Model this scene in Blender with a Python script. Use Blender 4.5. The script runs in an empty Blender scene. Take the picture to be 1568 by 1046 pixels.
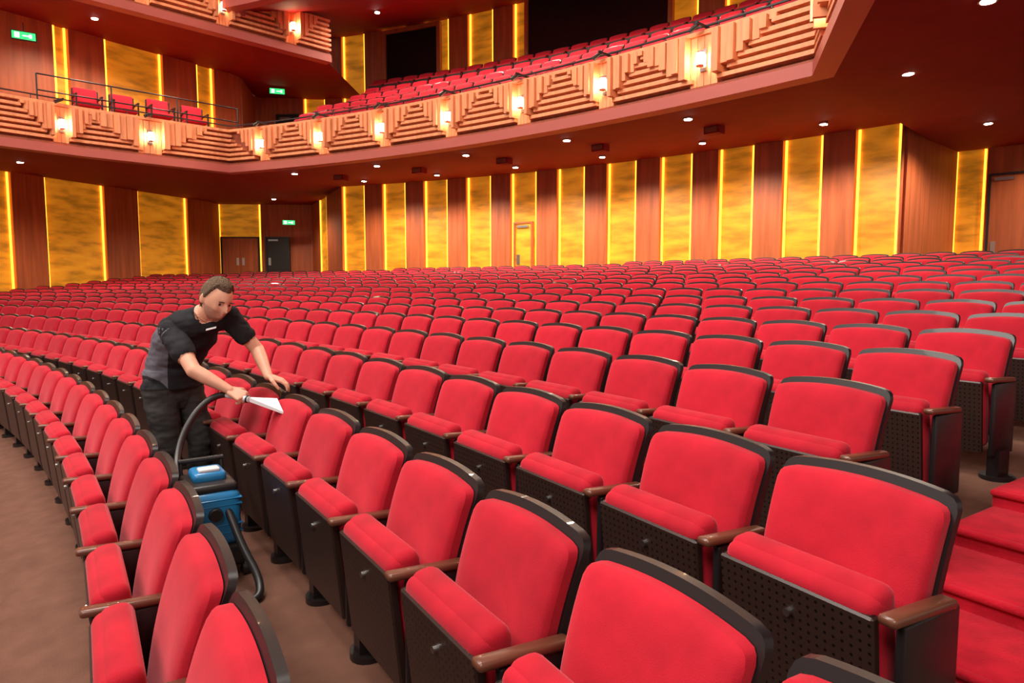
import bpy, bmesh, math, random
from mathutils import Vector, Matrix, noise
random.seed(4)
SC=bpy.context.scene
try:
    SC.view_settings.view_transform='Standard'
except Exception: pass
COL=SC.collection
# ---------------------------------------------------------------- materials
def nt(name):
    m=bpy.data.materials.new(name); m.use_nodes=True
    return m,m.node_tree.nodes,m.node_tree.links,m.node_tree.nodes['Principled BSDF']
def mat(name,c,rough=.6,var=.0,scale=(8,8,8),spec=.5,metal=0,sheen=0,bump=0,bscale=200,coat=0,detail=4,rnd=0,glow=0):
    m,N,L,P=nt(name)
    P.inputs['Base Color'].default_value=(*c,1); P.inputs['Roughness'].default_value=rough
    P.inputs['Metallic'].default_value=metal; P.inputs['Specular IOR Level'].default_value=spec
    P.inputs['Sheen Weight'].default_value=sheen; P.inputs['Coat Weight'].default_value=coat
    P.inputs['Sheen Tint'].default_value=(1,.45,.5,1); P.inputs['Sheen Roughness'].default_value=.4
    tc=N.new('ShaderNodeTexCoord')
    if var>0:
        mp=N.new('ShaderNodeMapping'); mp.inputs['Scale'].default_value=scale
        no=N.new('ShaderNodeTexNoise'); no.inputs['Scale'].default_value=1; no.inputs['Detail'].default_value=detail
        mx=N.new('ShaderNodeMix'); mx.data_type='RGBA'
        mx.inputs[6].default_value=(*[v*(1-var) for v in c],1); mx.inputs[7].default_value=(*[min(1,v*(1+var)) for v in c],1)
        cr=N.new('ShaderNodeMapRange'); cr.inputs[1].default_value=.3; cr.inputs[2].default_value=.7
        L.new(tc.outputs['Object'],mp.inputs[0]); L.new(mp.outputs[0],no.inputs['Vector'])
        L.new(no.outputs[0],cr.inputs[0]); L.new(cr.outputs[0],mx.inputs[0])
        out=mx.outputs[2]
        if rnd>0:
            oi=N.new('ShaderNodeObjectInfo'); r=N.new('ShaderNodeMapRange')
            r.inputs[3].default_value=1-rnd; r.inputs[4].default_value=1+rnd
            hs=N.new('ShaderNodeHueSaturation'); L.new(oi.outputs['Random'],r.inputs[0]); L.new(r.outputs[0],hs.inputs['Value'])
            L.new(out,hs.inputs['Color']); out=hs.outputs[0]
        L.new(out,P.inputs['Base Color'])
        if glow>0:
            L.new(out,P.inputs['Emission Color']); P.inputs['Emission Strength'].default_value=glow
    if bump>0:
        nb=N.new('ShaderNodeTexNoise'); nb.inputs['Scale'].default_value=bscale
        bp=N.new('ShaderNodeBump'); bp.inputs['Strength'].default_value=bump; bp.inputs['Distance'].default_value=.01
        L.new(tc.outputs['Object'],nb.inputs['Vector']); L.new(nb.outputs[0],bp.inputs['Height']); L.new(bp.outputs[0],P.inputs['Normal'])
    return m
def emis(name,c,s):
    m,N,L,P=nt(name)
    P.inputs['Base Color'].default_value=(*c,1); P.inputs['Emission Color'].default_value=(*c,1); P.inputs['Emission Strength'].default_value=s
    return m
RED=mat('seat_red_velour',(.49,.011,.028),.85,.20,(6,6,6),spec=.22,sheen=.32,bump=.15,bscale=300,rnd=.08)
BLK=mat('black_lacquer',(.014,.010,.011),.38,coat=.08,spec=.4)
WOODARM=mat('arm_wood',(.12,.040,.022),.35,.3,(20,4,20),coat=.2)
STEEL=mat('steel',(.5,.5,.5),.3,metal=1)
CARPET=mat('taupe_carpet',(.165,.080,.056),.95,.12,(9,9,9),spec=.1,bump=.35,bscale=110)
REDC=mat('red_carpet',(.42,.009,.022),.95,.2,(9,9,9),spec=.1,sheen=.2,bump=.35,bscale=90)
YEL=mat('amber_panel_glow',(.72,.28,.014),.45,.42,(1.2,1.2,5),detail=6,glow=.30)  # glow put into the amber colour to make up for weak strip light
BRN=mat('mahogany_panel',(.46,.11,.034),.5,.25,(9,9,.6),detail=5)
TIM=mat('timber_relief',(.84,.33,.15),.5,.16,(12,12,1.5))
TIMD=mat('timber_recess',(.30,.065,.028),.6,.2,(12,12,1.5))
SOF=mat('soffit_burgundy',(.24,.016,.018),.75,.08,(2,2,2),spec=.15)
LIP=mat('fascia_lip',(.45,.11,.09),.5)
DARK=mat('dark_metal',(.02,.018,.018),.4)
GLASS=mat('dark_glass',(.012,.012,.014),.08)
DOORM=mat('door_mahogany',(.44,.11,.035),.45,.22,(10,10,.8))
STRIP=emis('led_strip',(1,.50,.04),2.6)
LAMP=emis('lamp_glass',(1,.74,.42),110)
DOWN=emis('downlight_glass',(1,.88,.75),60)
EXITG=emis('exit_green',(.03,.6,.16),1.6); EXITW=emis('exit_white',(.8,1,.85),2)
# perforated underside
PERF,N,L,P=nt('perforated_panel')
P.inputs['Roughness'].default_value=.4
tc=N.new('ShaderNodeTexCoord'); sp=N.new('ShaderNodeSeparateXYZ'); L.new(tc.outputs['Object'],sp.inputs[0])
def mth(op,a,b=None):
    n=N.new('ShaderNodeMath'); n.operation=op
    for i,v in enumerate((a,b)):
        if v is None: continue
        if isinstance(v,(int,float)): n.inputs[i].default_value=v
        else: L.new(v,n.inputs[i])
    return n.outputs[0]
fx=mth('SUBTRACT',mth('FRACT',mth('MULTIPLY',mth('ADD',sp.outputs[0],3),42)),.5)
fz=mth('SUBTRACT',mth('FRACT',mth('MULTIPLY',sp.outputs[2],42)),.5)
dd=mth('LESS_THAN',mth('ADD',mth('MULTIPLY',fx,fx),mth('MULTIPLY',fz,fz)),.032)
mx=N.new('ShaderNodeMix'); mx.data_type='RGBA'; mx.inputs[6].default_value=(.032,.015,.012,1); mx.inputs[7].default_value=(.001,.001,.001,1)
L.new(dd,mx.inputs[0]); L.new(mx.outputs[2],P.inputs['Base Color'])
# ---------------------------------------------------------------- mesh builder
class MB:
    def __init__(s): s.v=[];s.f=[];s.m=[];s.sm=[];s.mats=[]
    def mi(s,m):
        if m not in s.mats: s.mats.append(m)
        return s.mats.index(m)
    def add(s,vs,fs,m,smooth=False):
        o=len(s.v); s.v+= [tuple(v) for v in vs]; k=s.mi(m)
        for f in fs: s.f.append([i+o for i in f]); s.m.append(k); s.sm.append(smooth)
    def obox(s,c,ax,ay,az,m):
        c=Vector(c);ax=Vector(ax);ay=Vector(ay);az=Vector(az)
        vs=[c+sx*ax+sy*ay+sz*az for sz in(-1,1) for sy in(-1,1) for sx in(-1,1)]
        s.add(vs,[(0,2,3,1),(4,5,7,6),(0,1,5,4),(2,6,7,3),(0,4,6,2),(1,3,7,5)],m)
    def box(s,x0,x1,y0,y1,z0,z1,m):
        s.obox(((x0+x1)/2,(y0+y1)/2,(z0+z1)/2),((x1-x0)/2,0,0),(0,(y1-y0)/2,0),(0,0,(z1-z0)/2),m)
    def rbox(s,size,r,m,M=None,seg=3,smooth=True):
        b=bmesh.new(); bmesh.ops.create_cube(b,size=1)
        for v in b.verts: v.co=Vector((v.co.x*size[0],v.co.y*size[1],v.co.z*size[2]))
        bmesh.ops.bevel(b,geom=b.edges[:],offset=r,segments=seg,profile=.5,affect='EDGES')
        b.verts.index_update()
        vs=[(M@v.co if M else v.co.copy()) for v in b.verts]; fs=[[v.index for v in f.verts] for f in b.faces]
        b.free(); s.add(vs,fs,m,smooth)
    def cyl(s,p0,p1,r0,r1,m,n=16,smooth=True,caps=True):
        p0=Vector(p0);p1=Vector(p1);d=(p1-p0).normalized()
        a=d.orthogonal().normalized();b=d.cross(a)
        vs=[];
        for p,r in((p0,r0),(p1,r1)):
            for i in range(n):
                t=2*math.pi*i/n; vs.append(p+r*(math.cos(t)*a+math.sin(t)*b))
        s.add(vs,[(i,(i+1)%n,n+(i+1)%n,n+i) for i in range(n)],m,smooth)
        if caps: s.add(vs,[list(range(n))[::-1],list(range(n,2*n))],m,False)
    def sph(s,c,r,m,M=None,nu=16,nv=10,fn=None):
        c=Vector(c) ; vs=[];fs=[]
        vs.append(Vector((0,0,1)))
        for j in range(1,nv):
            for i in range(nu):
                t=math.pi*j/nv;p=2*math.pi*i/nu
                vs.append(Vector((math.sin(t)*math.cos(p),math.sin(t)*math.sin(p),math.cos(t))))
        vs.append(Vector((0,0,-1)))
        for i in range(nu): fs.append((0,1+i,1+(i+1)%nu))
        for j in range(nv-2):
            for i in range(nu):
                a=1+j*nu+i;b=1+j*nu+(i+1)%nu; fs.append((a,a+nu,b+nu,b))
        l=len(vs)-1;q=1+(nv-2)*nu
        for i in range(nu): fs.append((l,q+(i+1)%nu,q+i))
        out=[]
        for v in vs:
            w=fn(v) if fn else v*r
            if M: w=M@w
            out.append(c+w)
        s.add(out,fs,m,True)
        return vs
    def cap(s,p0,p1,r0,r1,m):
        s.cyl(p0,p1,r0,r1,m,20); s.sph(p0,r0,m); s.sph(p1,r1,m)
    def mesh(s,name):
        me=bpy.data.meshes.new(name); me.from_pydata(s.v,[],s.f)
        for m in s.mats: me.materials.append(m)
        for p,k,q in zip(me.polygons,s.m,s.sm): p.material_index=k; p.use_smooth=q
        me.update(); return me
    def obj(s,name,parent=None):
        o=bpy.data.objects.new(name,s.mesh(name)); COL.objects.link(o)
        if parent: o.parent=parent
        return o
def empty(name,loc=(0,0,0)):
    e=bpy.data.objects.new(name,None); e.location=loc; e.empty_display_size=.1; COL.objects.link(e); return e
def tube(name,pts,r,m,parent=None,res=6):
    c=bpy.data.curves.new(name,'CURVE'); c.dimensions='3D'; sp=c.splines.new('NURBS'); sp.points.add(len(pts)-1)
    for i,p in enumerate(pts): sp.points[i].co=(*p,1)
    sp.use_endpoint_u=True; sp.order_u=3; sp.resolution_u=8
    c.bevel_depth=r; c.bevel_resolution=res; c.materials.append(m); c.use_fill_caps=True
    o=bpy.data.objects.new(name,c); COL.objects.link(o); o.parent=parent; return o
# ---------------------------------------------------------------- layout of the hall
EYE=1.43
U=Vector((-.56,.83)).normalized(); NN=Vector((.83,.56)).normalized()
def W(u,n): p=U*u+NN*n; return p
U0=2.9; RA=28.0
CR=W(U0,.38-RA)    # centre of seat rows
CW=W(2.5,-18.8)     # centre of rear wall / balcony arc
A0=math.atan2(NN.y,NN.x)
dl=[.745,.635,.52,.41,.33,.26,.19,.12]
while len(dl)<19: dl.append(dl[-1]-.078)
NR=18
SH=.80
FK=[EYE-SH-d for d in dl]
RK=[RA+.82*k-(.03 if k==1 else .05 if k==2 else 0) for k in range(19)]
def F(R):
    x=R+.2
    if x<=RK[0]: return FK[0]+max(-.25,(x-RK[0])*.13)
    for k in range(18):
        if x<=RK[k+1]: return FK[k]+(FK[k+1]-FK[k])*(x-RK[k])/(RK[k+1]-RK[k])
    return FK[18]
def polar(C,R,phi): return Vector((C.x+R*math.cos(phi),C.y+R*math.sin(phi)))
# floor
b=MB(); nr=100;na=60
vs=[];fs=[]
for i in range(nr+1):
    R=RA-6+30*i/nr
    for j in range(na+1):
        ph=A0+math.radians(-14+56*j/na); p=polar(CR,R,ph); vs.append((p.x,p.y,F(R)))
for i in range(nr):
    for j in range(na):
        a=i*(na+1)+j; fs.append((a,a+na+1,a+na+2,a+1))
b.add(vs,fs,CARPET,True); b.obj('floor')
# ---------------------------------------------------------------- theatre seat
def slab(b,prof,hw,z0,z1,rc,arch,m,th,puff,nx=14,nz=14,back=True):
    """upholstered / plywood slab. prof(z)->y centre, rounded-corner outline"""
    def outl(s,t):
        z=z0+(z1-z0)*t
        top=z1-z
        h0=hw*(.945+.055*t)
        h=h0
        if top<rc: h=h0-rc+math.sqrt(max(0,rc*rc-(rc-top)**2))
        bot=z-z0; rb=rc*.6
        if bot<rb: h=min(h,h0-rb+math.sqrt(max(0,rb*rb-(rb-bot)**2)))
        zz=z-arch*(s*s)*max(0,(t-.4)/.6)
        return h*s,zz
    ts=[0,.02,.06,.12]+[.12+.74*i/nz for i in range(1,nz)]+[.88,.93,.965,.985,1]
    ss=[-1,-.97,-.92]+[-.92+1.84*i/nx for i in range(1,nx)]+[.92,.97,1]
    ns=len(ss);nt_=len(ts);vs=[];fs=[]
    for t in ts:
        for s_ in ss:
            x,z=outl(s_,t)
            e=(1-abs(s_)**8)*(1-(abs(2*t-1))**8)
            # slightly hollowed lumbar cushion, fuller at the shoulders
            vs.append((x,prof(z)-th/2-puff*(e**.5)*(1-.3*math.exp(-((s_/.6)**2+((t-.45)/.3)**2))),z))
    o=len(vs)
    for t in ts:
        for s_ in ss:
            x,z=outl(s_,t); vs.append((x,prof(z)+th/2,z))
    F1=[];F2=[]
    for j in range(nt_-1):
        for i in range(ns-1):
            a=j*ns+i; F1.append((a,a+1,a+ns+1,a+ns)); F2.append((o+a,o+a+ns,o+a+ns+1,o+a+1))
    E=[]
    for i in range(ns-1):
        E.append((i,o+i,o+i+1,i+1)); a=(nt_-1)*ns+i; E.append((a,a+1,o+a+1,o+a))
    for j in range(nt_-1):
        a=j*ns; E.append((a,a+ns,o+a+ns,o+a)); a=j*ns+ns-1; E.append((a,o+a,o+a+ns,a+ns))
    b.add(vs,F1,m,True); b.add(vs,F2,m,True); b.add(vs,E,m,True)
def seat_mesh(name,endcap=False):
    b=MB()
    prof=lambda z: -.13*((SH-z)/.5)-.02*math.sin(math.pi*min(1,max(0,(z-.3)/.5)))
    slab(b,lambda z:prof(z)+.012,.260,.22,SH,.045,.016,BLK,.024,0)
    slab(b,lambda z:prof(z)-.018,.249,.24,SH-.024,.038,.016,RED,.03,.030)
    M=Matrix.Translation((0,-.235,.375))@Matrix.Rotation(math.radians(6),4,'X')
    b.rbox((.462,.095,.43),.035,RED,M,seg=4)
    M2=Matrix.Translation((0,-.292,.335))@Matrix.Rotation(math.radians(6),4,'X')
    b.rbox((.47,.03,.40),.006,PERF,M2,seg=1,smooth=False)
    M3=Matrix.Translation((0,-.265,.535))@Matrix.Rotation(math.radians(6),4,'X')
    b.rbox((.464,.112,.085),.038,RED,M3,seg=5)
    b.cyl((0,-.33,.45),(0,-.305,.45),.011,.011,STEEL,10)
    for sx in ([.28,-.28] if endcap else [.28]):
        b.rbox((.028,.24,.40),.01,BLK,Matrix.Translation((sx,-.17,.33)),seg=2)
        b.box(sx-.03,sx+.03,-.25,-.13,.0,.16,BLK)
        b.cyl((sx,-.19,-.01),(sx,-.19,.018),.085,.085,BLK,20)
        b.rbox((.048,.27,.026),.01,WOODARM,Matrix.Translation((sx,-.215,.545))@Matrix.Rotation(math.radians(-3),4,'X'),seg=2)
    return b.mesh(name)
SM=seat_mesh('theater_seat_mesh'); SME=seat_mesh('theater_seat_end_mesh',True)
def place(me,x,y,z,phi,name='theater_seat'):
    o=bpy.data.objects.new(name,me); o.location=(x,y,z); o.rotation_euler=(0,0,phi-math.pi/2); COL.objects.link(o); return o
LW0=Vector((-12,27.5));LW1=Vector((-14.8,19.7))
def inleft(p):
    d=(LW1-LW0).normalized(); nrm=Vector((-d.y,d.x))
    return (p-LW0).dot(nrm)
start={0:.95,1:.43,2:1.02,3:1.66,4:1.75,5:1.83}
cnt=0
for k in range(NR):
    R=RK[k]; us=start.get(k,1.90+.09*(k%3)); pitch=.57
    ok=[]
    for j in range(0,70):
        u=us+pitch*j; th=(u-U0)/R; ph=A0+th; p=polar(CR,R,ph)
        if p.x>8.6: continue
        if (p-CW).length>32.75: continue
        if inleft(p)<1.0: continue
        if p.y<.4: continue
        if p.x/p.y<-.86 or p.x/p.y>.88: continue
        ok.append((p,ph))
    for i,(p,ph) in enumerate(ok):
        place(SME if i==len(ok)-1 else SM,p.x,p.y,FK[k],ph); cnt+=1
print('seats',cnt)
# aisle steps
for i in range(8):
    n0=2.30+.42*i; top=.24+.085*i
    b=MB(); c=W(.64,n0+.3)
    M=Matrix.Translation((c.x,c.y,top-.25))@Matrix.Rotation(A0-math.pi/2,4,'Z')
    b.rbox((1.36,.6,.5),.02,REDC,M,seg=2)
    M=Matrix.Translation((c.x,c.y,top-.02))@Matrix.Rotation(A0-math.pi/2,4,'Z')@Matrix.Translation((0,-.3,0))
    b.rbox((1.36,.035,.03),.012,REDC,M,seg=3)
    b.obj('carpeted_step')
# ---------------------------------------------------------------- walls
def panels(b,segs,z0,z1,proud=.12,strips=True,sb=None):
    for p0,p1,kind in segs:
        d=(p1-p0); l=d.length; d.normalize(); n=Vector((-d.y,d.x)); c=(p0+p1)/2
        if kind=='y':
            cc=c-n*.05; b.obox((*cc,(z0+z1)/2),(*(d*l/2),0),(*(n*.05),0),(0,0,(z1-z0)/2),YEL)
            if strips:
                for q in (p0+d*.05,p1-d*.05):
                    q=q+n*.03; sb.obox((*q,(z0+z1)/2),(*(d*.022),0),(*(n*.02),0),(0,0,(z1-z0)/2-.02),STRIP)
        else:
            cc=c+n*(proud/2-.05); b.obox((*cc,(z0+z1)/2),(*(d*l/2),0),(*(n*(proud/2+.05)),0),(0,0,(z1-z0)/2),BRN)
CEL=4.69
def arcsegs(R,lo,hi,first=8.9,step=2.66,yw=.76):
    segs=[]
    i=0; a=lo
    while a<hi:
        c=first+step*i
        y0,y1=c-yw,c+yw
        if y0>a: segs.append((a,min(y0,hi),'b'))
        if y0<hi: segs.append((max(a,y0),min(y1,hi),'y'))
        a=max(a,y1); i+=1
    return [(polar(CW,R,A0+math.radians(a0)),polar(CW,R,A0+math.radians(a1)),k) for a0,a1,k in segs if a1-a0>.02]
b=MB(); sb=MB()
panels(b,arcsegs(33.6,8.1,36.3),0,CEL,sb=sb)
b.obj('wall_back'); sb.obj('wall_light_strip')
def lp(t): return LW0+(LW1-LW0)*t
b=MB(); sb=MB()
ks=[(0,.154,'b'),(.154,.422,'y'),(.422,.578,'b'),(.578,.823,'y'),(.823,.942,'b'),(.942,1.2,'y'),(1.2,1.4,'b'),(1.4,1.7,'y'),(1.7,2.1,'b')]
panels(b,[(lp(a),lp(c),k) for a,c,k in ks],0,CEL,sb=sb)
b.obj('wall_left'); sb.obj('wall_light_strip')
# rear-left vestibule
b=MB(); sb=MB()
pe=polar(CW,33.6,A0+math.radians(36.3))
v=[pe,Vector((-8.2,28.5)),Vector((-12.0,28.2)),Vector((-12.0,27.5))]
panels(b,[(v[0],v[0]*.55+v[1]*.45,'b'),(v[0]*.55+v[1]*.45,v[0]*.3+v[1]*.7,'y'),(v[0]*.3+v[1]*.7,v[1],'b'),
          (v[1],v[1]*.75+v[2]*.25,'b'),(v[1]*.75+v[2]*.25,v[1]*.45+v[2]*.55,'b'),(v[1]*.45+v[2]*.55,v[2],'y'),(v[2],v[3],'b')],0,CEL,proud=.06,sb=sb)
b.obj('wall_vestibule'); sb.obj('wall_light_strip')
def door(name,p0,p1,z0,h,double=False,m=DOORM,leafgap=.0):
    b=MB(); d=(p1-p0); l=d.length; d.normalize(); n=Vector((-d.y,d.x))
    c=(p0+p1)/2
    def bx(s0,s1,o0,o1,za,zb,mm):
        q=p0+d*(s0+s1)/2+n*(o0+o1)/2; b.obox((*q,(za+zb)/2),(*(d*(s1-s0)/2),0),(*(n*(o1-o0)/2),0),(0,0,(zb-za)/2),mm)
    fm=DARK if m is not YEL else DOORM
    bx(0,.05,.0,.1,z0,z0+h,fm); bx(l-.05,l,.0,.1,z0,z0+h,fm); bx(0,l,.0,.1,z0+h,z0+h+.05,fm)
    if double:
        bx(.06,l/2-.006,.0,.05,z0,z0+h,m); bx(l/2+.006,l-.06,.0,.05,z0,z0+h,m)
        bx(l/2-.16,l/2-.06,.05,.06,z0+1.0,z0+1.3,STEEL); bx(l/2+.06,l/2+.16,.05,.06,z0+1.0,z0+1.3,STEEL)
    else:
        bx(.05,l-.05,.0,.05,z0,z0+h,m); bx(l-.2,l-.1,.05,.07,z0+1.0,z0+1.3,STEEL)
        bx(l-.5,l-.12,.05,.10,z0+h-.12,z0+h-.05,STEEL)
    return b.obj(name)
door('door_1',Vector((-10.3,28.12)),Vector((-11.85,28.05)),1.2,2.1,True)
door('doorway_shade_2',Vector((-9.1,28.2)),Vector((-10.05,28.12)),1.2,2.1,False,DARK)  # dark leaf stands in for the shade inside an open doorway
# right-hand vestibule
ps=polar(CW,33.6,A0+math.radians(8.1))
r=[Vector((15.5,12.4)),Vector((13.9,14.2)),Vector((11.45,16.72)),Vector((10.96,17.2)),ps]
b=MB(); sb=MB()
panels(b,[(Vector((17,7)),r[0],'b'),(r[0],r[1],'b'),(r[1],r[2],'b'),(r[2],r[3],'y'),(r[3],ps,'b')],0,CEL,proud=.06,sb=sb)
b.obj('wall_right'); sb.obj('wall_light_strip')
dq=(r[2]-r[1]).normalized(); off=Vector((-dq.y,dq.x))*.06
door('door_3',r[2]-dq*1.35+off,r[2]-dq*.06+off,1.15,2.85)
a=A0+math.radians(8.9+2.66*6)
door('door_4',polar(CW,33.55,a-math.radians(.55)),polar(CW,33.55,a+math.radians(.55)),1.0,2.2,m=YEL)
# ---------------------------------------------------------------- balcony path
def mkpath(corners_r,R,ph0,ph1,corners_l):
    pts=[Vector(c) for c in corners_r]
    n=40
    for i in range(n+1): pts.append(polar(CW,R,ph0+(ph1-ph0)*i/n))
    pts+=[Vector(c) for c in corners_l]
    S=[0]
    for i in range(1,len(pts)): S.append(S[-1]+(pts[i]-pts[i-1]).length)
    return pts,S
def at(path,s):
    pts,S=path
    s=max(0,min(S[-1]-1e-6,s))
    lo=0
    while lo<len(S)-2 and S[lo+1]<=s: lo+=1
    t=(s-S[lo])/(S[lo+1]-S[lo]); p=pts[lo]*(1-t)+pts[lo+1]*t; d=(pts[lo+1]-pts[lo]).normalized()
    return p,d,Vector((-d.y,d.x))
def sweep(b,path,s0,s1,d0,d1,z0,z1,m,step=.5):
    pts,S=path
    ss=[s0]+[x for x in S if s0+1e-4<x<s1-1e-4]+[s1]
    vs=[];fs=[]
    for i,s in enumerate(ss):
        if 0<i<len(ss)-1:
            _,_,na=at(path,s-1e-3); p,_,nb=at(path,s+1e-3); n=(na+nb).normalized(); k=1/max(.5,n.dot(na)); n=n*k; p,_,_=at(path,s)
        elif i==0: p,_,n=at(path,s+1e-4)
        else: p,_,n=at(path,s-1e-4)
        for dd_,z in((d0,z0),(d1,z0),(d1,z1),(d0,z1)):
            q=p+n*dd_; vs.append((q.x,q.y,z))
    for i in range(len(ss)-1):
        a=4*i
        for k in range(4): fs.append((a+k,a+(k+1)%4,a+4+(k+1)%4,a+4+k))
    e=4*(len(ss)-1); fs+=[(3,2,1,0),(e,e+1,e+2,e+3)]
    b.add(vs,fs,m)
def fascia(name,path,z0,z1,lamps,rail=True,lipz=.2):
    b=MB(); Ltot=path[1][-1]; H=z1-z0-.10
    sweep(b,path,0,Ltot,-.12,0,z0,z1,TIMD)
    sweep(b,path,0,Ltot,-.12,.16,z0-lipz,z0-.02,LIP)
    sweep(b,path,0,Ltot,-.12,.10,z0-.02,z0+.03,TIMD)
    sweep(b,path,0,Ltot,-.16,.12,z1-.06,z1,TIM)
    Wb=sum(lamps[i+1]-lamps[i] for i in range(len(lamps)-1))/(len(lamps)-1)
    ext=[lamps[0]-Wb]+lamps+[lamps[-1]+Wb]
    for i in range(len(ext)-1):
        a,c=ext[i],ext[i+1]; w=c-a; m=(a+c)/2
        if c<0 or a>Ltot: continue
        ns=6
        for q in range(ns):
            t=(q+.5)/ns; hwid=w*(.44-.36*t); zc=z0+.06+(H-.06)*t
            s0,s1=max(0,m-hwid),min(Ltot,m+hwid)
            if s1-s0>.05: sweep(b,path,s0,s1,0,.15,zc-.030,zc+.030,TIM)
        pw=w/24
        for q in range(-12,12):
            av=(q+.5)*pw
            s=m+av+w/2
            if s<0.05 or s>Ltot-.05: continue
            t=min(1,max(0,(abs(av)-.05*w)/(.36*w)))
            if t>.97: continue
            zb=z0+.04+(H-.08)*(round(t*6)/6)
            dep=.26-.12*t+(.05 if q%2 else 0)
            p,d,n=at(path,s); zt=z1-.07
            if abs(av)<.085*w: dep=.08
            cc=p+n*dep/2
            b.obox((*cc,(zb+zt)/2),(*(d*pw*.46),0),(*(n*dep/2),0),(0,0,(zt-zb)/2),TIM)
    b.obj(name)
    for s in lamps:
        if s<0 or s>Ltot: continue
        p,d,n=at(path,s); zc=z0+.48*(z1-z0)
        lb=MB(); q=p+n*.10
        lb.obox((*q,zc),(*(d*.05),0),(*(n*.015),0),(0,0,.16),STEEL)
        q=p+n*.19
        lb.cyl((*q,zc-.085),(*q,zc+.085),.055,.055,LAMP,12)
        lb.cyl((*q,zc-.105),(*q,zc-.085),.058,.058,LIP,12); lb.cyl((*q,zc+.085),(*q,zc+.105),.058,.058,LIP,12)
        lb.obj('balcony_wall_lamp')
        if rail:
            rb=MB(); q=p+n*.08
            rb.obox((*q,z1+.06),(*(d*.015),0),(*(n*.24),0),(0,0,.015),DARK)
            q2=p+n*.26; rb.cyl((*q2,z1+.05),(*(q2+d*.14),z1-.02),.03,.04,DARK,10)
            rb.obox((*(p-n*.05),z1+.02),(*(d*.012),0),(*(n*.012),0),(0,0,.05),DARK)
            rb.obj('rail_spotlight')
    return
ph0=math.radians(40.0);ph1=math.radians(68.66);RB=27.55
path1=mkpath([(1.4,0.0),(3.27,6.49)],RB,ph0,ph1,[(-9.25,15.05),(-10.3,13.8),(-14.5,9.2)])
S1=path1[1]; sc=S1[2]
lam=[sc+(math.radians(43.7+3.76*i)-ph0)*RB for i in range(7)]
sl=S1[42]
lam=[sc-4.6,sc-2.8,sc-1.0]+lam[:]+[sl+1.86,sl+3.6,sl+5.4,sl+7.2]
fascia('balcony_front',path1,4.36,5.2,lam)
b=MB(); sweep(b,path1,0,S1[-1],-.1,-.07,5.32,5.345,DARK)
s=.5
while s<S1[-1]:
    p,d,n=at(path1,s); q=p-n*.085; b.cyl((*q,5.18),(*q,5.33),.01,.01,DARK,6); s+=1.8
b.obj('balcony_handrail')
def strip(name,pairs,m):
    b=MB(); vs=[];fs=[]
    for a,c in pairs: vs+=[a,c]
    for i in range(len(pairs)-1): fs.append((2*i,2*i+1,2*i+3,2*i+2))
    b.add(vs,fs,m); return b.obj(name)
LZ=4.17
pr=[((1.4,0,LZ),(17,3,CEL)),((3.27,6.49,LZ),(16.5,10,CEL)),((4.08,9.25,LZ),(15.6,12.7,CEL)),((4.08,9.25,LZ),(12.0,16.6,CEL)),((4.08,9.25,LZ),(10.96,17.4,CEL)),((4.08,9.25,LZ),(ps.x,ps.y,CEL))]
for i in range(21):
    t=i/20; p=polar(CW,RB,ph0+(ph1-ph0)*t); q=polar(CW,33.7,A0+math.radians(8.1+28.2*t)); pr.append(((p.x,p.y,LZ),(q.x,q.y,CEL)))
c0=pr[-1][0]
pr+=[(c0,(-8.2,28.7,CEL)),(c0,(-12.2,28.4,CEL)),(c0,(-12.1,27.5,CEL)),((-9.25,15.05,LZ),(-13.6,23.3,CEL)),((-10.3,13.8,LZ),(-15.1,19.1,CEL)),((-14.5,9.2,LZ),(-18.6,9.4,CEL))]
strip('ceiling_under_balcony',pr,SOF)
b=MB()
rows_b=6
for j in range(rows_b):
    R0=27.7+.95*j; R1=R0+1.1 if j<rows_b-1 else 33.7; z=4.75+.46*j
    vs=[];fs=[];n=40
    for i in range(n+1):
        ph=ph0+(ph1-ph0)*i/n
        for R,zz in((R0,z-.46),(R0,z),(R1,z)):
            p=polar(CW,R,ph); vs.append((p.x,p.y,zz))
    for i in range(n):
        a=3*i; fs+=[(a,a+3,a+4,a+1),(a+1,a+4,a+5,a+2)]
    b.add(vs,fs,REDC)
b.obj('balcony_floor')
for j in range(rows_b):
    R=28.65+.95*j if j<5 else 33.2; z=4.75+.46*j
    n=int((ph1-ph0-.03)*R/.57)
    for i in range(n):
        ph=ph0+.02+(i+.5)*.57/R; p=polar(CW,R-.05,ph); place(SM,p.x,p.y,z,ph,'balcony_seat')
b=MB()
b.add([(-6.94,17.3,5.12),(-9.25,15.05,5.12),(-10.3,13.8,5.12),(-14.5,9.2,5.12),(-18,10,5.12),(-12.2,15.5,5.12),(-8.3,21.2,5.12),(-8.8,23.7,5.12),(-5.6,23.5,5.12)],[list(range(9))],REDC)
b.obj('balcony_side_floor')
b=MB()
b.add([(1.4,0,4.8),(3.27,6.49,4.8),(4.08,9.25,4.8),(ps.x,ps.y,4.8),(15,12,4.8),(17,3,4.8)],[list(range(6))[::-1]],REDC); b.obj('balcony_side_floor')
b=MB(); sb=MB(); panels(b,arcsegs(33.75,5,37.5),6.2,9.75,sb=sb); b.obj('wall_balcony_back'); sb.obj('wall_light_strip')
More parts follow.
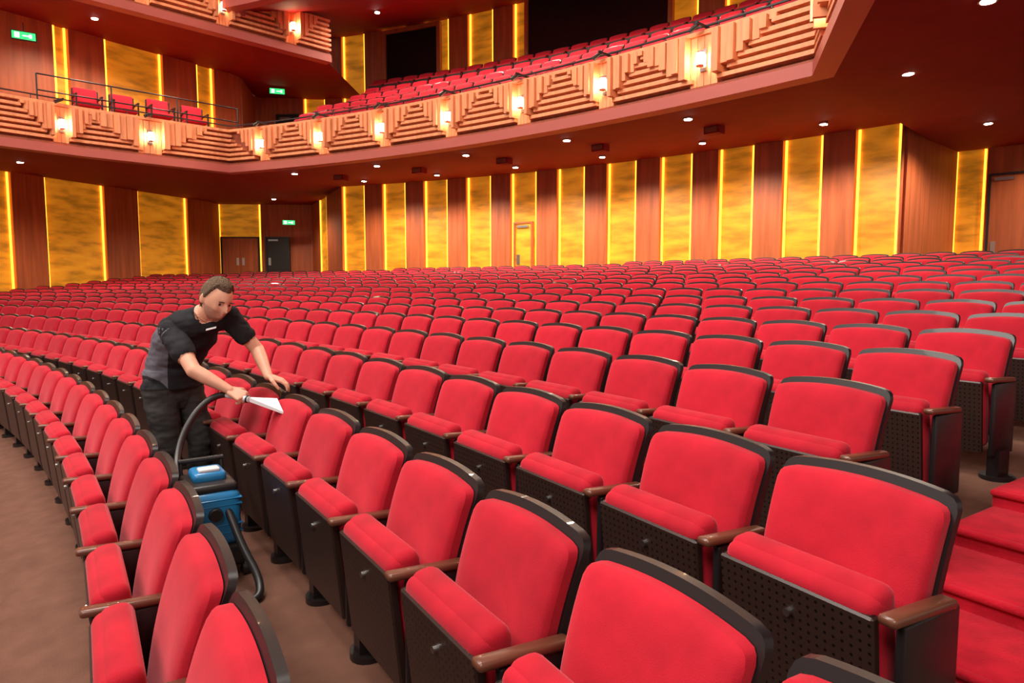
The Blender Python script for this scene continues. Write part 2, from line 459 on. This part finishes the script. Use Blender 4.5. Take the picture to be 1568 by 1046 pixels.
def window(name,R,t0,t1,z0,z1,curv=4):
    b=MB()
    for i in range(curv):
        a0=A0+math.radians(t0+(t1-t0)*i/curv);a1=A0+math.radians(t0+(t1-t0)*(i+1)/curv)
        p0=polar(CW,R,a0);p1=polar(CW,R,a1);d=(p1-p0);l=d.length;d.normalize();n=Vector((-d.y,d.x));c=(p0+p1)/2
        b.obox((*c,(z0+z1)/2),(*(d*l/2),0),(*(n*.03),0),(0,0,(z1-z0)/2),GLASS)
        for zz in(z0,z1): b.obox((*(c+n*.02),zz),(*(d*(l/2+.02)),0),(*(n*.07),0),(0,0,.06),DOORM)
    for t in (t0,t1):
        p=polar(CW,R-.02,A0+math.radians(t)); rr=(p-CW).normalized(); d=Vector((-rr.y,rr.x))
        b.obox((*p,(z0+z1)/2),(*(d*.06),0),(*(rr*.07),0),(0,0,(z1-z0)/2+.06),DOORM)
    b.obj(name)
window('window_1',33.45,29.8,33.2,7.75,9.35)
window('window_2',33.45,17.2,24.6,7.75,9.5,6)
b=MB(); sb=MB()
q0=Vector((-8.3,21.2));q1=Vector((-12.2,15.5))
def lq(t): return q0+(q1-q0)*t
ks=[(0,.12,'b'),(.12,.2,'y'),(.2,.34,'b'),(.34,.56,'y'),(.56,.68,'b'),(.68,.73,'y'),(.73,.9,'b'),(.9,1.1,'y'),(1.1,1.4,'b'),(1.4,1.7,'y')]
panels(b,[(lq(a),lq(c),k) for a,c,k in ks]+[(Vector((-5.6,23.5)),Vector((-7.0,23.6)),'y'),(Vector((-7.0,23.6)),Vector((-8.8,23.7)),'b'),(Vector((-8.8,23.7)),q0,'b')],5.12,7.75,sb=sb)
b.obj('wall_balcony_left'); sb.obj('wall_light_strip')
door('doorway_shade_5',Vector((-7.1,23.42)),Vector((-7.9,23.48)),5.14,1.9,m=DARK)  # open doorway filled with a dark leaf, its inner shade put in the colour
path2=mkpath([(2.2,3.0),(3.27,6.49)],RB-.4,ph0,math.radians(67.5),[(-6.4,18.2)])
S2=path2[1]
lam2=[S2[2]+(math.radians(43.7+3.76*i)-ph0)*RB for i in range(7)]
fascia('upper_balcony_front',path2,8.05,8.95,lam2,rail=False)
pp=[Vector(p) for p in [(-4.9,18.8),(-8.7,14.95),(-13.2,10.4)]]; S=[0]
for i in range(1,len(pp)): S.append(S[-1]+(pp[i]-pp[i-1]).length)
path3=(pp,S)
fascia('upper_side_balcony_front',path3,7.5,8.4,[1.1,2.85,4.6,6.3,8.0],rail=False)
pr=[]
for i in range(21):
    t=i/20; p=polar(CW,RB-.4,ph0+(math.radians(68)-ph0)*t); q=polar(CW,33.9,A0+math.radians(5+32.5*t)); pr.append(((p.x,p.y,7.88),(q.x,q.y,9.6)))
strip('ceiling_upper_balcony',pr,SOF)
strip('ceiling_upper_side',[((-4.9,18.8,7.32),(-4.9,24.2,7.6)),((-6.4,17.3,7.32),(-8.6,23.9,7.7)),((-8.7,14.95,7.32),(-8.5,21.2,7.7)),((-13.2,10.4,7.32),(-17,9.6,7.7))],SOF)
b=MB(); b.box(-30,20,-8,40,14,14.2,SOF); b.obj('ceiling')
# ---------------------------------------------------------------- downlights
def sofz(p):
    R=(p-CW).length; return LZ+(CEL-LZ)*max(0,min(1,(R-RB)/(33.7-RB)))
def downlight(p,z,power=60,col=(1,.82,.64)):
    b=MB(); b.cyl((*p,z-.05),(*p,z+.02),.085,.085,STEEL,16); b.cyl((*p,z-.056),(*p,z-.05),.065,.065,DOWN,16); b.obj('ceiling_downlight')
    if power<=0: return
    l=bpy.data.lights.new('downlight_beam','SPOT'); l.energy=power; l.color=col; l.spot_size=math.radians(160); l.spot_blend=.5; l.shadow_soft_size=.12
    o=bpy.data.objects.new('downlight_beam',l); o.location=(*p,z-.1); COL.objects.link(o)
for i in range(6):
    p=polar(CW,31.6,math.radians(43.5+4.6*i)); downlight(p,sofz(p)-.0,560)
for x,y,z,e in [(-10.6,18.8,4.46,380),(-12.1,17.1,4.46,380),(-8.5,24.7,4.5,380),(9.0,13.2,4.5,380),(5.3,9.4,4.28,260),(4.7,7.0,4.26,220),(11.8,14.6,4.6,260)]:  # last entry is an extra downlight added to brighten the right-hand door
    downlight(Vector((x,y)),z,e)
for i in range(5):
    p=polar(CW,28.5,math.radians(45.5+5.2*i)); downlight(p,sofz(p)+.02,90)
for i in range(5):
    p=polar(CW,29.9,math.radians(46+4.9*i)); b=MB(); z=sofz(p); rr=(p-CW).normalized(); d=Vector((-rr.y,rr.x))
    b.obox((*p,z-.07),(*(d*.15),0),(*(rr*.12),0),(0,0,.07),SOF); b.obox((*(p-rr*.125),z-.07),(*(d*.12),0),(*(rr*.01),0),(0,0,.045),TIMD); b.obj('ceiling_speaker')
for x,y in [(-8.1,17.4),(-9.5,16.1),(-6.6,18.5)]: downlight(Vector((x,y)),7.5,260)
for t in (64,60,57,54,51,47): 
    p=polar(CW,30.5,math.radians(t)); R=30.5; downlight(p,7.88+(9.6-7.88)*(R-RB+.4)/(33.9-RB+.4),300)
# ---------------------------------------------------------------- exit signs
def exitsign(x,y,z,ang):
    b=MB(); M=Matrix.Translation((x,y,z))@Matrix.Rotation(ang,4,'Z')
    def bb(x0,x1,y0,y1,z0,z1,m):
        vs=[M@Vector((a,c,d)) for d in(z0,z1) for c in(y0,y1) for a in(x0,x1)]
        b.add(vs,[(0,2,3,1),(4,5,7,6),(0,1,5,4),(2,6,7,3),(0,4,6,2),(1,3,7,5)],m)
    bb(-.24,.24,-.03,.03,-.1,.1,DARK); bb(-.22,.22,-.036,-.03,-.08,.08,EXITG)
    bb(-.17,-.08,-.04,-.036,-.055,.055,EXITW); bb(-.02,.1,-.04,-.036,-.012,.012,EXITW); bb(.1,.15,-.04,-.036,-.04,.04,EXITW)
    bb(-.01,.01,-.01,.01,.1,.3,DARK); b.obj('exit_sign')
exitsign(-8.6,26.6,1.43+93/1045*26.6,.3); exitsign(-7.3,21.8,7.4,.3); exitsign(-11.0,15.9,7.0,.6)
def loose_chair(x,y,z,ang):
    b=MB()
    b.rbox((.5,.08,.42),.035,RED,Matrix.Translation((0,.2,.68))@Matrix.Rotation(-.15,4,'X'))
    b.rbox((.5,.48,.1),.04,RED,Matrix.Translation((0,-.02,.44)))
    for sx in(-.26,.26):
        b.box(sx-.015,sx+.015,-.24,-.2,0,.64,DARK); b.box(sx-.015,sx+.015,.2,.24,0,.85,DARK); b.box(sx-.02,sx+.02,-.26,.22,.63,.66,DARK)
    b.box(-.26,.26,.21,.24,.82,.86,DARK)
    o=b.obj('loose_chair'); o.location=(x,y,z); o.rotation_euler=(0,0,ang)
for x,y in [(-9.95,16.4),(-9.4,16.95),(-8.75,17.4),(-8.2,18.05)]: loose_chair(x,y,5.14,.75)
b=MB()
ra=Vector((-10.5,15.5)); rb_=Vector((-7.3,18.6))
for z in(5.95,5.6): b.cyl((*ra,z+.12),(*rb_,z+.12),.018,.018,DARK,8)
for t in(0,.33,.66,1): q=ra*(1-t)+rb_*t; b.cyl((*q,5.12),(*q,6.07),.018,.018,DARK,8)
b.obj('balcony_guard_rail')
b=MB()
p0=Vector((-4.2,17.5));p1=Vector((-1.2,17.6))
for z in(1.35,1.2): b.cyl((*p0,z),(*p1,z),.02,.02,DARK,8)
for t in(0,.25,.5,.75,1): q=p0*(1-t)+p1*t; b.cyl((*q,.5),(*q,1.35),.02,.02,DARK,8)
b.obj('stalls_guard_rail')
# ---------------------------------------------------------------- the cleaner
SKIN=mat('skin',(.72,.37,.25),.5,.08,(15,15,15)); SHIRT=mat('polo_black',(.018,.018,.022),.85,.2,(6,6,6),spec=.25,bump=.4,bscale=14); GREY=mat('polo_grey',(.12,.12,.15),.85,.15,(9,9,9),spec=.25,bump=.3,bscale=14)
PANT=mat('work_trousers',(.040,.037,.037),.9,.3,(8,8,8),spec=.2,bump=.6,bscale=9); HAIR=mat('hair_grey_brown',(.13,.085,.055),.8,.65,(130,130,130),spec=.2,bump=.8,bscale=160); BEARD=mat('stubble',(.50,.26,.18),.8,.2,(200,200,200))
SHOE=mat('shoe_black',(.015,.015,.015),.5); WHITE=mat('white_plastic',(.75,.75,.78),.35); EYEW=mat('eye_dark',(.03,.02,.015),.3); LIPS=mat('lips',(.52,.19,.15),.5)
V=Vector
rawb=MB(); bones=[]
def cap(p0,p1,r0,r1,kind):
    rawb.cap(V(p0),V(p1),r0,r1,SKIN); bones.append((V(p0),V(p1),r0,r1,kind))
def loft(rings,kind):
    n=28; vs=[];fs=[]
    for i,(c,a,w,dp) in enumerate(rings):
        c=V(c); a=V(a).normalized()
        t=(V(rings[min(i+1,len(rings)-1)][0])-V(rings[max(i-1,0)][0])).normalized()
        a=(a-t*a.dot(t)).normalized(); y=t.cross(a)
        for k in range(n):
            th=2*math.pi*k/n; cx=math.copysign(abs(math.cos(th))**.85,math.cos(th)); sy=math.copysign(abs(math.sin(th))**.85,math.sin(th))
            vs.append(c+a*w*cx+y*dp*sy)
    for i in range(len(rings)-1):
        for k in range(n): fs.append((i*n+k,i*n+(k+1)%n,(i+1)*n+(k+1)%n,(i+1)*n+k))
    e=(len(rings)-1)*n; fs+=[list(range(n))[::-1],list(range(e,e+n))]
    rawb.add(vs,fs,SKIN)
    for i in range(len(rings)-1): bones.append((V(rings[i][0]),V(rings[i+1][0]),(rings[i][2]+rings[i][3])/2,(rings[i+1][2]+rings[i+1][3])/2,kind))
loft([((-2.15,4.29,.79),(.6,.8,0),.158,.122),((-2.145,4.285,.86),(.6,.8,0),.160,.124),((-2.115,4.268,.96),(.66,.75,0),.150,.120),((-2.06,4.235,1.06),(.76,.62,.1),.163,.124),
      ((-1.985,4.19,1.14),(.85,.45,.26),.172,.118),((-1.925,4.16,1.195),(.877,.373,.3),.14,.09),((-1.88,4.14,1.235),(.877,.373,.3),.070,.060)],'shirt')
loft([((-2.155,4.295,.66),(.6,.8,0),.12,.09),((-2.15,4.29,.74),(.6,.8,0),.144,.104),((-2.15,4.285,.82),(.6,.8,0),.140,.100)],'pant')
RS=V((-2.035,4.075,1.145));LS=V((-1.745,4.195,1.235))
cap((-1.94,4.14,1.17),RS,.08,.068,'shirt'); cap((-1.88,4.16,1.195),LS,.076,.066,'shirt')
RE=V((-1.845,3.93,.93)); RWp=V((-1.64,3.93,.815))
cap(RS,RS.lerp(RE,.55),.066,.062,'sleeve'); cap(RS,RE,.05,.042,'skin'); cap(RE,RE.lerp(RWp,.35),.043,.041,'skin'); cap(RE.lerp(RWp,.35),RWp,.041,.026,'skin')
LE=V((-1.60,4.27,1.02)); LWp=V((-1.475,4.10,.875))
cap(LS,LS.lerp(LE,.55),.064,.060,'sleeve'); cap(LS,LE,.05,.041,'skin'); cap(LE,LE.lerp(LWp,.35),.042,.040,'skin'); cap(LE.lerp(LWp,.35),LWp,.040,.026,'skin')
HC=V((-1.760,4.072,1.340)); HS=1.05
cap((-1.885,4.14,1.22),(-1.80,4.095,1.30),.060,.056,'skin')
cap((-1.898,4.147,1.212),(-1.878,4.138,1.238),.074,.066,'shirt')
for hp,kn,an,td in [((-2.195,4.215,.78),(-2.13,4.16,.42),(-2.19,4.22,.05),(.8,-.35)),((-2.10,4.36,.78),(-2.02,4.36,.42),(-2.07,4.42,.05),(.95,.1))]:
    hp,kn,an=V(hp),V(kn),V(an)
    cap(hp,kn,.100,.074,'pant'); cap(kn,kn.lerp(an,.35),.072,.070,'pant'); cap(kn.lerp(an,.35),an,.070,.062,'pant')
    td=V((*td,0)).normalized(); cap(an+V((0,0,-.06))-td*.05,an+V((0,0,-.068))+td*.15,.045,.036,'shoe')
def hand(Wp,f,pn,s,curls,th_c):
    f=f.normalized(); pn=(pn-f*pn.dot(f)).normalized(); s=(s-f*s.dot(f)-pn*s.dot(pn)).normalized()
    Ls=[.070,.078,.072,.056]; off=[.033,.011,-.011,-.032]; ks_=[.086,.09,.086,.078]
    for i in range(4):
        K=Wp+f*ks_[i]+s*off[i]; cap(Wp+f*.012+s*off[i]*.55,K,.0165,.0115,'skin')
        if i<3: cap(Wp+f*.05+s*(off[i]+off[i+1])/2*.8,Wp+f*.075+s*(off[i]+off[i+1])/2,.013,.010,'skin')
        ang=0; p=K; dsp=s*(off[i]*1.6)
        for bl,cu,ra_,rb2 in zip((.46,.30,.24),curls[i],(.0098,.0090,.0083),(.0090,.0083,.0072)):
            ang+=cu; d=(f*math.cos(ang)+pn*math.sin(ang)+dsp*math.cos(ang)).normalized(); q=p+d*Ls[i]*bl; cap(p,q,ra_,rb2,'skin'); p=q
    t0=Wp+f*.022+s*.022; t1=t0+(f*.55+s*.75+pn*th_c*.4).normalized()*.042; t2=t1+(f*.85+s*.25+pn*th_c).normalized()*.032; t3=t2+(f*.9-s*.05+pn*th_c*1.3).normalized()*.026
    cap(t0,t1,.016,.0125,'skin'); cap(t1,t2,.0122,.0105,'skin'); cap(t2,t3,.0105,.0085,'skin')
U3=V((U.x,U.y,0));N3=V((NN.x,NN.y,0))
hand(LWp,N3*.75-U3*.45+V((0,0,-.30)),V((0,0,-1)),-U3*1,[(.25,.5,.35),(.3,.6,.4),(.3,.6,.4),(.35,.6,.4)],.5)
nz0=V((-1.60,3.935,.775)); nzt=W(3.94,1.06); nzt=V((nzt.x,nzt.y,.735)); nd=(nzt-nz0).normalized()
hand(RWp,V((.8,-.12,-.35)),V((.1,.5,-.85)),V((-.1,.75,.45)),[(1.0,1.0,.7),(1.05,1.05,.7),(1.1,1.05,.7),(1.15,1.05,.7)],.9)
hf=V((.70,-.52,-.42)).normalized(); hu=V((.36,-.10,.92)); hu=(hu-hf*hu.dot(hf)).normalized(); hs=hu.cross(hf)
MH=Matrix((( hf.x,hs.x,hu.x),(hf.y,hs.y,hu.y),(hf.z,hs.z,hu.z)))
def g(v,c,w): return math.exp(-((v-V(c).normalized()).length/w)**2)
def headfn(v):
    x=v.x*(.100 if v.x>0 else .102); y=v.y*.076; z=v.z*.118
    if v.z<0:
        k=-v.z; y*=1-.26*k**1.8
        if v.x<0: x*=1-.45*k
        else: x*=1-.08*k**2+.05*k
    p=V((x,y,z))
    p+=v*(.014*g(v,(1,0,-.66),.24)+.006*g(v,(1,0,.32),.3))
    p+=V((.034,0,-.004))*g(v,(1,0,-.15),.115)+V((.018,0,0))*g(v,(1,0,.02),.085)
    for sy in(-1,1): p-=V((.014,0,0))*g(v,(1,sy*.34,.08),.14); p+=V((.005,sy*.005,0))*g(v,(.8,sy*.55,-.18),.2); p+=V((.006,0,0))*g(v,(1,sy*.3,.24),.12)
    p+=V((.008,0,0))*g(v,(1,0,-.39),.09)-V((.008,0,0))*g(v,(1,0,-.44),.05)+V((.008,0,0))*g(v,(1,0,-.50),.07)
    return p*HS
rawb.sph(HC,1,SKIN,M=MH,nu=64,nv=48,fn=headfn)
for sy in(-1,1): rawb.sph(HC+MH@V((-.008,sy*.079,-.005))*HS,1,SKIN,M=MH,nu=14,nv=10,fn=lambda v:V((v.x*.018,v.y*.009+ -v.x*.007*sy,v.z*.033)))
raw=bpy.data.objects.new('raw',rawb.mesh('raw')); COL.objects.link(raw)
md=raw.modifiers.new('r','REMESH'); md.mode='VOXEL'; md.voxel_size=.004
sm=raw.modifiers.new('s','SMOOTH'); sm.factor=.5; sm.iterations=2
dg=bpy.context.evaluated_depsgraph_get(); me=bpy.data.meshes.new_from_object(raw.evaluated_get(dg))
bpy.data.objects.remove(raw)
me.materials.clear()
ML=[SKIN,SHIRT,GREY,PANT,HAIR,BEARD,SHOE,LIPS]
for m in ML: me.materials.append(m)
MHi=MH.inverted()
def segd(p,a,c):
    d=c-a; t=max(0,min(1,(p-a).dot(d)/d.length_squared)); return (p-(a+d*t)).length,t
def sstep(a,b_,x):
    t=max(0,min(1,(x-a)/(b_-a))); return t*t*(3-2*t)
def hairmask(v):
    lim=.62+.12*abs(v.y) if v.x>.35 else (-.62 if v.x<-.25 else None)
    if lim is None:
        t=(v.x+.25)/.60; lim=-.62*(1-t)**1.2+.62*t**1.6
    return v.z-lim
cloth=set()
for poly in me.polygons:
    c=poly.center; poly.use_smooth=True
    h=(MHi@(c-HC))/HS
    mi=0
    v=V((h.x/.1,h.y/.077,h.z/.118))
    ear=abs(h.y)>.074 and abs(h.z+.005)<.040 and abs(h.x+.008)<.026
    if ear and abs(h.y)<.1: mi=0
    elif v.length<1.2 or (v.x>.6 and v.length<1.45 and abs(v.y)<.5):
        vn=v.normalized()
        if hairmask(vn)>0: mi=4
        elif v.x>.75 and abs(vn.z+.44)<.06 and abs(v.y)<.27: mi=7
        elif v.x>.05 and vn.z<-.30+.1*abs(v.y) and not(abs(v.y)<.2 and vn.z>-.32): mi=5
    else:
        best=1e9;bk=None
        for a,d,r0,r1,kd in bones:
            ds0,t=segd(c,a,d); rr_=r0+(r1-r0)*t; ds=abs(ds0-rr_)
            if kd in('shirt','pant') and ds0<rr_: ds*=.6
            if ds<best: best=ds;bk=kd
        mi={'skin':0,'shirt':1,'sleeve':1,'pant':3,'shoe':6}[bk]
        if bk in('shirt','pant'): mi=1 if c.z>.785 else 3
        if bk=='shirt' and c.z<1.17 and (c-V((-2.06,4.235,1.06))).dot(V((-.75,-.55,0)))>.085 and mi==1: mi=2
        if bk=='sleeve' and (c-RS).length<.3 and (c-RS).dot(V((.3,-.9,.1)))<-.01 and c.y<4.15: mi=2
        if mi in(1,2,3): cloth.update(poly.vertices)
    poly.material_index=mi
me.update()
nrm=[v.normal.copy() for v in me.vertices]
for i in cloth:
    v=me.vertices[i]; c=v.co
    q=V((c.x*9,c.y*9,c.z*16)); w=noise.noise(q)+.5*noise.noise(q*2.3)
    v.co=c+nrm[i]*(.006+(.006 if .785<c.z<.9 else 0)+.009*w)
man=empty('man_cleaner',(-2.12,4.28,0))
bo=bpy.data.objects.new('body',me); COL.objects.link(bo); bo.parent=man; bo.matrix_parent_inverse=Matrix.Translation((2.12,-4.28,0))
def mpart(b,name):
    o=b.obj(name); o.parent=man; o.matrix_parent_inverse=Matrix.Translation((2.12,-4.28,0)); return o
def hairfn(v):
    m_=sstep(-.03,.22,hairmask(v)); return headfn(v)+v*(-.003+m_*(.011+.010*max(0,v.z)+.0045*noise.noise(v*14)))
b=MB(); tmp=MB(); dirs=tmp.sph(HC,1,HAIR,M=MH,nu=96,nv=72,fn=hairfn)
keep=[f for f in tmp.f if min(hairmask(dirs[i]) for i in f)>-.04]
b.add(tmp.v,keep,HAIR,True); mpart(b,'hair')
b=MB()
for sy in(-1,1):
    p=HC+MH@V((.082,sy*.030,.006))*HS; b.sph(p,.0085,EYEW,nu=10,nv=8)
    q=HC+MH@V((.096,sy*.031,.026))*HS; b.obox(q,MH@V((.004,0,0)),MH@V((0,.017,0)),MH@V((0,0,.003)),HAIR)
mpart(b,'eyes')
b=MB(); b.obox(V((-1.80,4.075,1.165)),V((.026,.011,.007)),V((.002,-.003,.001)),V((.0,.002,.005)),WHITE); mpart(b,'chest_logo')
# ---------------------------------------------------------------- upholstery nozzle, hose, machine
ex=empty('carpet_extractor',(-1.6,3.42,0)); PI=Matrix.Translation((1.6,-3.42,0))
def epart(o): o.parent=ex; o.matrix_parent_inverse=PI; return o
BLUE=mat('blue_plastic',(.02,.22,.50),.35,coat=.2)
b=MB(); b.cyl(nz0-nd*.10,nz0+nd*.08,.018,.018,WHITE,16)
wd=U3*.055; up=V((0,0,.012)); c0_=nz0+nd*.08; c1=nzt
vs=[c0_-wd*.35-up,c0_+wd*.35-up,c0_+wd*.35+up,c0_-wd*.35+up,c1-wd*1.1-up*.6+V((0,0,-.03)),c1+wd*1.1-up*.6+V((0,0,.03)),c1+wd*1.1+up*.6+V((0,0,.03)),c1-wd*1.1+up*.6+V((0,0,-.03))]
b.add(vs,[(0,3,2,1),(4,5,6,7),(0,1,5,4),(1,2,6,5),(2,3,7,6),(3,0,4,7)],WHITE); b.cyl(nz0+nd*.065,nz0+nd*.075,.0225,.0225,DARK,16)
epart(b.obj('upholstery_nozzle'))
epart(tube('hose',[nz0-nd*.08,(-1.72,3.93,.79),(-1.80,3.86,.72),(-1.85,3.76,.58),(-1.82,3.62,.44),(-1.72,3.50,.40),(-1.62,3.42,.44)],.019,DARK))
epart(tube('hose_loop',[(-1.46,3.36,.36),(-1.40,3.30,.30),(-1.31,3.22,.16),(-1.20,3.14,.04),(-1.16,3.04,-.02),(-1.27,3.03,-.02),(-1.36,3.14,.0),(-1.46,3.26,.1)],.019,DARK))
b=MB(); MZ=Matrix.Translation((-1.55,3.41,0))@Matrix.Rotation(math.radians(34),4,'Z')
b.rbox((.25,.34,.28),.04,BLUE,MZ@Matrix.Translation((0,0,.27)))
b.rbox((.23,.30,.05),.02,DARK,MZ@Matrix.Translation((0,0,.42)))
b.rbox((.16,.18,.06),.025,BLUE,MZ@Matrix.Translation((0,.02,.46)))
b.rbox((.10,.07,.02),.008,WHITE,MZ@Matrix.Translation((0,-.02,.495)))
b.cyl(MZ@V((.0,-.17,.3)),MZ@V((0,-.19,.3)),.035,.03,DARK,16)
for zz in(.2,.24,.34,.37): b.rbox((.255,.345,.008),.003,BLUE,MZ@Matrix.Translation((0,0,zz)),seg=1)
b.rbox((.27,.36,.12),.03,DARK,MZ@Matrix.Translation((0,0,.08)))
for sx in(-.14,.14):
    for sy,rr in((-.14,.04),(.13,.07)):
        c=MZ@V((sx,sy,-.05+rr)); dx=(MZ.to_3x3()@V((.02,0,0))); b.cyl(c-dx,c+dx,rr,rr,DARK,18)
for sx in(-.1,.1): b.cyl(MZ@V((sx,.16,.35)),MZ@V((sx,.19,.50)),.01,.01,DARK,8)
b.cyl(MZ@V((-.11,.19,.50)),MZ@V((.11,.19,.50)),.014,.014,DARK,8)
epart(b.obj('tank_body'))
# ---------------------------------------------------------------- lights
def area(x,y,z,size,e,tgt,col=(1,.91,.82)):
    l=bpy.data.lights.new('house_light','AREA'); l.energy=e; l.size=size; l.color=col; l.shape='DISK'
    o=bpy.data.objects.new('house_light',l); o.location=(x,y,z); o.rotation_euler=(V(tgt)-V((x,y,z))).to_track_quat('-Z','Y').to_euler(); COL.objects.link(o)
area(-3,4,11,4,950,(-1,5,0)); area(-9,3,10,4,1150,(-3,12,2)); area(-2,-4,8,4,560,(1,8,1))
w=bpy.data.worlds.new('World'); SC.world=w; w.use_nodes=True
w.node_tree.nodes['Background'].inputs[0].default_value=(1,.78,.66,1); w.node_tree.nodes['Background'].inputs[1].default_value=.55
cam=bpy.data.cameras.new('camera'); cam.lens=24; cam.sensor_width=36; cam.clip_end=200
co=bpy.data.objects.new('camera',cam); co.location=(0,0,EYE); co.rotation_euler=(math.radians(90-4.8),0,0); COL.objects.link(co); SC.camera=co
